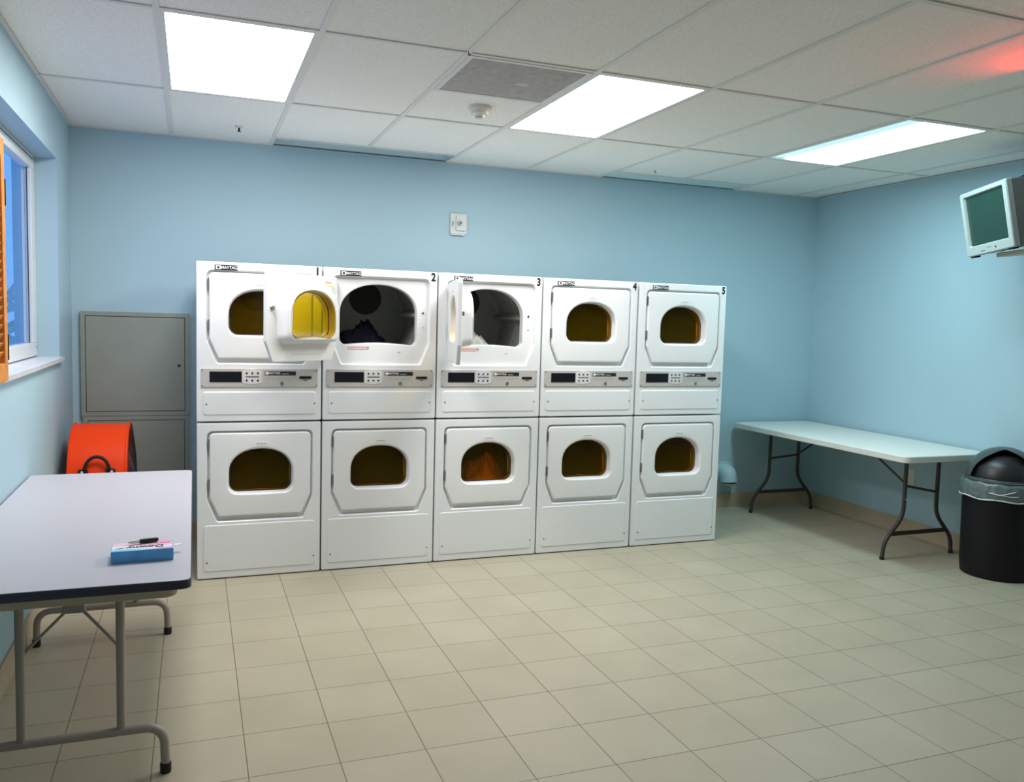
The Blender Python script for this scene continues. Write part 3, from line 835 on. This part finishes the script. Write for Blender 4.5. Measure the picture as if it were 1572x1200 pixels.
# ------------------------------------------------------------------ white folding table at the right wall
RX0, RX1, RY0, RY1, RZ = 4.205, 4.965, -.93, .90, .725
cx, cy = (RX0+RX1)/2, (RY0+RY1)/2
t = thing('folding_table', 'white plastic folding table with dark legs in the right corner', 'table', (cx, cy, 0), 0, 'folding tables')
outl = rrect(RX0-cx, RX1-cx, RY0-cy, RY1-cy, .06, 10)
bm = bmesh.new()
loft(bm, [[(x, y, RZ-.044) for x, y in offset_poly(outl, -.06)], [(x, y, RZ-.044) for x, y in offset_poly(outl, -.004)], [(x, y, RZ-.040) for x, y in outl], [(x, y, RZ-.006) for x, y in outl],
          [(x, y, RZ-.001) for x, y in offset_poly(outl, -.004)], [(x, y, RZ) for x, y in offset_poly(outl, -.012)]], cap0=True, cap1=True)
obj('tabletop', bm, M['white_table'], t, smooth='auto')
for fy, near in ((-.72, True), (.69, False)):
    ly = fy-cy; m_ = 4.575-cx
    for sx in (-1, 1):
        tx = .143
        pts = [(m_+sx*tx, ly, RZ-.045), (m_+sx*tx, ly, .285), (m_+sx*.295, ly, .115), (m_+sx*.305, ly, .0)]
        obj('leg', tube(bmesh.new(), fillet(pts, .07, 8), .0135, 14), M['bronze'], t, smooth='auto')
        obj('foot_cap', lathe(bmesh.new(), [(.0155, .0005), (.0155, .02)], 14, 'z', (m_+sx*.305, ly, 0)), M['rubber'], t)
    obj('crossbar', bx(m_-.245, m_+.245, ly-.008, ly+.008, .155, .183), M['bronze'], t, bevel=.004)
    zl, zr = (.490, .435) if near else (.445, .470)
    obj('crossbar', tube(bmesh.new(), [(m_-.143, ly, zl), (m_+.143, ly, zr)], .009, 10), M['bronze'], t, smooth='auto')
    if near: pts = [(m_-.143, ly, .505), (m_-.13, ly+.34, RZ-.045)]
    else: pts = [(m_+.143, ly, .475), (m_+.125, ly-.33, RZ-.045)]
    obj('brace', tube(bmesh.new(), pts, .008, 10), M['bronze'], t, smooth='auto')
    obj('pivot_bar', tube(bmesh.new(), [(m_-.2, ly, RZ-.053), (m_+.2, ly, RZ-.053)], .009, 10), M['bronze'], t, smooth='auto')
    if near: obj('leg_rivet', lathe(bmesh.new(), [(.004, -.0155), (.004, -.0125)], 10, 'y', (m_-.143, ly, .40)), M['badgew'], t)

# wall outlet seen under the table
t = thing('wall_outlet', 'beige electrical outlet plate on the right wall under the white table', 'outlet', (XR, -.235, .435))
obj('cover_plate', plate(bmesh.new(), rrect(-.036, .036, -.058, .058, .006), YZ, -.0055, -.0003), M['cream'], t)
for z in (-.022, .022): obj('socket', plate(bmesh.new(), rrect(-.016, .016, z-.014, z+.014, .006), YZ, -.0075, -.0054), M['cream'], t)

# painted duct stub behind dryer 5
t = thing('wall_duct_elbow', 'pale blue painted pipe elbow low on the back wall beside dryer 5', 'pipe', (4.165, YB, .27))
b = bmesh.new(); tube(b, fillet([(0, -.0008, .03), (0, -.065, .03), (0, -.075, -.045)], .06, 8), .068, 28)
obj('elbow', b, M['duct'], t, smooth='auto')
obj('wall_flange', lathe(bmesh.new(), [(.092, -.0006), (.092, -.010), (.08, -.014)], 32, 'y', (0, 0, .03)), M['duct'], t, smooth='auto')
obj('elbow_seam', lathe(bmesh.new(), [(.071, -.062), (.071, -.052)], 28, 'z', (0, -.074, .0)), M['cab'], t)
# ------------------------------------------------------------------ rubbish bin
t = thing('trash_can', 'black round trash can with a dome lid at the end of the white table', 'trash can', (4.752, -1.178, 0))
def prof_lathe(p, **k): return lathe(bmesh.new(), p, 64, 'z', **k)
obj('can_body', prof_lathe([(.195, .0), (.205, .006), (.212, .06), (.219, .40), (.222, .525), (.226, .53), (.226, .545), (.21, .548)]), M['bin'], t, smooth='auto')
# liner folded over the rim
bm = bmesh.new(); lp = []; N = 96
for r, z, a_ in ((.2275, .508, .0025), (.2285, .50, .004), (.2295, .512, .004), (.229, .545, .003), (.2275, .585, .003), (.2225, .600, .002), (.205, .603, .001)):
    r += .005
    lp.append([((r+a_*math.sin(k*1.7)+a_*.6*math.sin(k*.9+z*40))*math.cos(k*2*PI/N), (r+a_*math.sin(k*1.7)+a_*.6*math.sin(k*.9+z*40))*math.sin(k*2*PI/N), z+.003*math.sin(k*.8)) for k in range(N)])
loft(bm, lp)
obj('bin_liner', bm, M['bag'], t, smooth=True)
bm = bmesh.new(); tube(bm, [(.236*math.cos(a*2*PI/64), .236*math.sin(a*2*PI/64), .503+.004*math.sin(a*.7)) for a in range(65)], .0045, 8, cap=False)
obj('liner_hem', bm, M['bagrim'], t, smooth=True)
bm = bmesh.new(); tube(bm, fillet([(-.222, -.09, .548), (-.196, -.146, .540), (-.170, -.172, .552), (-.137, -.200, .568)], .02), .0035, 6)
tube(bm, fillet([(-.196, -.146, .545), (-.155, -.186, .535), (-.12, -.209, .54)], .02), .003, 6)
obj('liner_tie', bm, M['bagrim'], t, smooth=True)
# dome with a mouth
LR, LZ, LH = .212, .600, .200
bm = bmesh.new(); NA, NB = 96, 26; grid = {}
mouth_dir = math.radians(222)
def dome(a, b):   # b 0..1 rim to pole
    th = b*PI/2
    return Vector((LR*math.cos(th)*math.cos(a), LR*math.cos(th)*math.sin(a), LZ+.012+LH*math.sin(th)))
def in_mouth(a, b):
    d = (a-mouth_dir+PI) % (2*PI)-PI
    return b > .03 and b < .80 and abs(d) < math.radians(62)*(math.cos(b/.80*PI/2)**.5 if b < .80 else 0)
for a in range(NA):
    for b in range(NB+1): grid[a, b] = bm.verts.new(dome(a*2*PI/NA, b/NB*.985))
for a in range(NA):
    for b in range(NB):
        if in_mouth((a+.5)*2*PI/NA, (b+.5)/NB*.985): continue
        bm.faces.new((grid[a, b], grid[(a+1) % NA, b], grid[(a+1) % NA, b+1], grid[a, b+1]))
bm.faces.new([grid[a, NB] for a in range(NA)])
for v in [v for v in bm.verts if not v.link_faces]: bm.verts.remove(v)
ld = obj('dome_lid', bm, M['lid'], t, smooth=True)
sd = ld.modifiers.new('thickness', 'SOLIDIFY'); sd.thickness = .004; sd.offset = -1
obj('lid_rim', prof_lathe([(LR-.006, LZ+.004), (LR+.006, LZ+.002), (LR+.008, LZ+.012), (LR+.002, LZ+.016), (LR-.006, LZ+.014), (LR-.006, LZ+.004)], cap0=False, cap1=False), M['lid'], t, smooth='auto')
bm = bmesh.new()
rim = []
for k in range(41):
    u = -1+2*k/40; d = u*math.radians(62)
    bb = .80*math.acos(min(1, abs(u)**2))/(PI/2)
    rim.append(dome(mouth_dir+d, max(bb, .03))*1.0)
tube(bm, rim, .0035, 8)
obj('mouth_trim', bm, M['lid'], t, smooth=True)
obj('swing_flap', prof_lathe([(.185, LZ-.02), (.19, LZ+.012), (.172, LZ+.09), (.10, LZ+.155), (.02, LZ+.168)]), M['black'], t, smooth='auto')

# ------------------------------------------------------------------ television on its wall bracket
TVY, TVT = -.326, .175
t = thing('television', 'small silver tube television high on the right wall', 'television', (4.42, -1.20, 2.19))
n = Vector((-math.cos(TVY), -math.sin(TVY), 0)); d = Vector((math.sin(TVY), -math.cos(TVY), 0)); up = Vector((0, 0, 1))
n2 = n*math.cos(TVT)-up*math.sin(TVT); u2 = up*math.cos(TVT)+n*math.sin(TVT)
rr = .06; d3 = d*math.cos(rr)+u2*math.sin(rr); u3 = u2*math.cos(rr)-d*math.sin(rr)
t.matrix_world = Matrix(((d3.x, u3.x, n2.x, 4.41), (d3.y, u3.y, n2.y, -1.205), (d3.z, u3.z, n2.z, 2.192), (0, 0, 0, 1)))
W2, H2 = .235, .196
# local axes: x right, y up, z toward the viewer
bz = bmesh.new()
def rl(x0, x1, y0, y1, r, z): return [(x, y, z) for x, y in rrect(x0, x1, y0, y1, r, 5)]
sx0, sx1, sy0, sy1 = -.196, .190, -.136, .164
loft(bz, [rl(-W2, W2, -H2, H2, .010, -.035), rl(-W2, W2, -H2, H2, .010, -.006), rl(-W2+.005, W2-.005, -H2+.005, H2-.005, .008, 0),
          rl(sx0-.006, sx1+.006, sy0-.006, sy1+.006, .012, 0), rl(sx0, sx1, sy0, sy1, .012, -.012), rl(sx0, sx1, sy0, sy1, .012, -.02)])
obj('bezel', bz, M['tvbez'], t, smooth='auto')
sb = bmesh.new()
vs = [[sb.verts.new((sx0+(sx1-sx0)*i/12, sy0+(sy1-sy0)*j/10, -.016+.008*(1-((i-6)/6)**2)*(1-((j-5)/5)**2))) for j in range(11)] for i in range(13)]
for i in range(12):
    for j in range(10): sb.faces.new((vs[i][j], vs[i+1][j], vs[i+1][j+1], vs[i][j+1]))
obj('screen', sb, M['screen'], t, smooth=True)
cs = bmesh.new(); loft(cs, [rl(-W2+.001, W2-.001, -H2+.001, H2-.001, .010, -.035), rl(-W2+.004, W2-.004, -H2+.004, H2-.004, .012, -.115)])
obj('case_side', cs, M['tvside'], t, smooth='auto')
bk = bmesh.new(); loft(bk, [rl(-W2+.004, W2-.004, -H2+.004, H2+.004, .012, -.115), rl(-W2+.015, W2-.015, -H2+.006, H2+.002, .02, -.20), rl(-.14, .14, -H2+.02, .12, .03, -.36), rl(-.10, .10, -.12, .08, .03, -.40)], cap1=True)
obj('case_back', bk, M['tvback'], t, smooth='auto')
obj('maker_mark', bx(-.022, .022, -.1635, -.1600, .0002, .001), M['tvside'], t)
obj('tv_button', bxs([(-.085+.022*q, -.070+.022*q, -.178, -.172, .0002, .002) for q in range(2)]), M['tvside'], t)
obj('power_button', lathe(bmesh.new(), [(.005, .0), (.005, .003)], 14, 'z', (.065, -.168, 0)), M['tvback'], t)
for x in (-.20, .175): obj('tv_foot', bx(x-.016, x+.022, -H2-.010, -H2+.002, -.05, -.012), M['black'], t)

t = thing('television_bracket', 'beige swivel bracket holding the television to the wall', 'wall bracket', (4.68, -1.31, 2.024))
sh = bmesh.new(); plate(sh, rrect(-.13, .12, -.15, .16, .03), XY, -.026, .002)
o = obj('bracket_tray', sh, M['beige'], t, bevel=.004, rot=(0, math.radians(-6), TVY))
obj('bracket_arm', tube(bmesh.new(), fillet([(.0, 0, -.012), (.02, 0, -.05), (.24, -.02, -.05), (.302, -.02, -.05)], .03), .022, 14), M['beige'], t, smooth='auto')
obj('wall_plate', bx(.295, .3105, -.09, .05, -.15, .06), M['beige'], t, bevel=.004)
cb_ = tube(bmesh.new(), fillet([(-.06, -.12, -.012), (-.05, -.14, -.07), (.06, -.13, -.085), (.18, -.10, -.055), (.29, -.07, -.07)], .05), .0035, 8)
tag(obj('television_cable', cb_, M['black'], None, smooth=True, loc=(4.68, -1.31, 2.024)), 'dark cable looping under the television bracket', 'cable')

# ------------------------------------------------------------------ fire alarm on the back wall
t = thing('fire_alarm', 'white square fire alarm strobe on the back wall above dryer 3', 'fire alarm', (1.782, YB, 2.202))
obj('alarm_plate', plate(bmesh.new(), rrect(-.062, .062, -.072, .072, .006), XZ, -.018, -.0004), M['devwhite'], t, bevel=.002)
obj('strobe_housing', plate(bmesh.new(), rrect(-.022, .050, -.050, .058, .006), XZ, -.034, -.0175), M['devwhite'], t, bevel=.003)
obj('strobe_lens', lathe(bmesh.new(), [(.018, -.033), (.018, -.040), (.012, -.048)], 28, 'y', (.004, 0, .004)), M['tvside'], t, smooth='auto')
rg = bmesh.new(); tube(rg, [(.004+.014*math.cos(a*PI/12), -.050, .004+.014*math.sin(a*PI/12)) for a in range(25)], .0025, 8, cap=False)
obj('lens_ring', rg, M['badgew'], t, smooth=True)
text('alarm_lettering', 'FIRE', .020, mat('alarm_print', (.28, .24, .18), .5), t, (-.046, -.0184, 0), (PI/2, PI/2, 0), 1.0, .0006)
obj('alarm_base', plate(bmesh.new(), rrect(-.058, .046, -.082, -.0735, .003), XZ, -.024, -.0004), M['devwhite'], t)

# ------------------------------------------------------------------ wooden shutter at the window
SY1, SZ0, SZ1 = -1.20, 1.225, 2.15
t = thing('wooden_shutter', 'orange wooden louvred shutter at the left edge of the window', 'shutter', (XL+.020, SY1, SZ0))
wd = .46; st = .052; hh = SZ1-SZ0
obj('shutter_frame', bxs([(-.016, .016, -st, 0, 0, hh), (-.016, .016, -wd, -wd+st, 0, hh), (-.016, .016, -wd+st, -st, 0, .07), (-.016, .016, -wd+st, -st, hh-.07, hh)]), M['wood'], t, bevel=.003)
sl = bmesh.new(); n_ = 22
for k in range(n_):
    z = .08+(hh-.16)*(k+.5)/n_
    v = [(-.012, z-.016), (-.008, z-.018), (.012, z+.016), (.008, z+.018)]
    loft(sl, [[(x, -wd+st, q) for x, q in v], [(x, -st, q) for x, q in v]], cap0=True, cap1=True)
obj('shutter_louvers', sl, M['wood'], t)
for z in (.13, hh-.20):
    h_ = obj('shutter_hinge', bxs([(-.018, .019, .0002, .006, z-.05, z+.05)]), M['gasket'], t)
    if z > .5: obj('hinge_knob', lathe(bmesh.new(), [(.004, .006), (.004, .014), (.009, .018), (.009, .024)], 14, 'y', (.002, 0, z)), M['badgew'], t)

# foliage outside the window
t = thing('palm_plant', 'pale green fronds outside the window next to the shutter', 'plant', (-1.36, 2.3, .0))
rnd = random.Random(5); lf = bmesh.new()
for k in range(46):
    z = .2+1.1*k/46; a = rnd.uniform(0, 6.28); L = rnd.uniform(.06, .22); w_ = .006
    p0 = Vector((0, 0, z+.3)); p2 = Vector((L*math.cos(a), L*math.sin(a), z+.3+rnd.uniform(-.02, .2)))
    p1 = (p0+p2)/2+Vector((0, 0, .08)); sd_ = Vector((-math.sin(a), math.cos(a), 0))*w_
    v = [lf.verts.new(q) for q in (p0, p1+sd_, p2, p1-sd_)]; lf.faces.new((v[0], v[1], v[2])); lf.faces.new((v[0], v[2], v[3]))
obj('fronds', lf, M['leaf'], t)
obj('plant_stem', tube(bmesh.new(), [(0, 0, 0), (.02, 0, .8), (0, 0, 1.55)], .012, 8), M['leaf'], t, smooth=True)

# ------------------------------------------------------------------ exit sign just past the right edge of the picture
t = thing('exit_sign', 'lit red exit sign hanging from the ceiling at the far right edge', 'sign', (3.33, -2.47, HC))
obj('sign_body', bx(-.012, .012, -.16, .16, -.215, -.03), M['devwhite'], t, bevel=.003)
obj('sign_canopy', bx(-.03, .03, -.06, .06, -.028, -.0005), M['devwhite'], t)
text('exit_lettering', 'EXIT', .15, emit('exit_red', (1.0, .03, .02), 14.0), t, (-.0130, 0, -.125), (PI/2, 0, -PI/2), 1.0, .004)
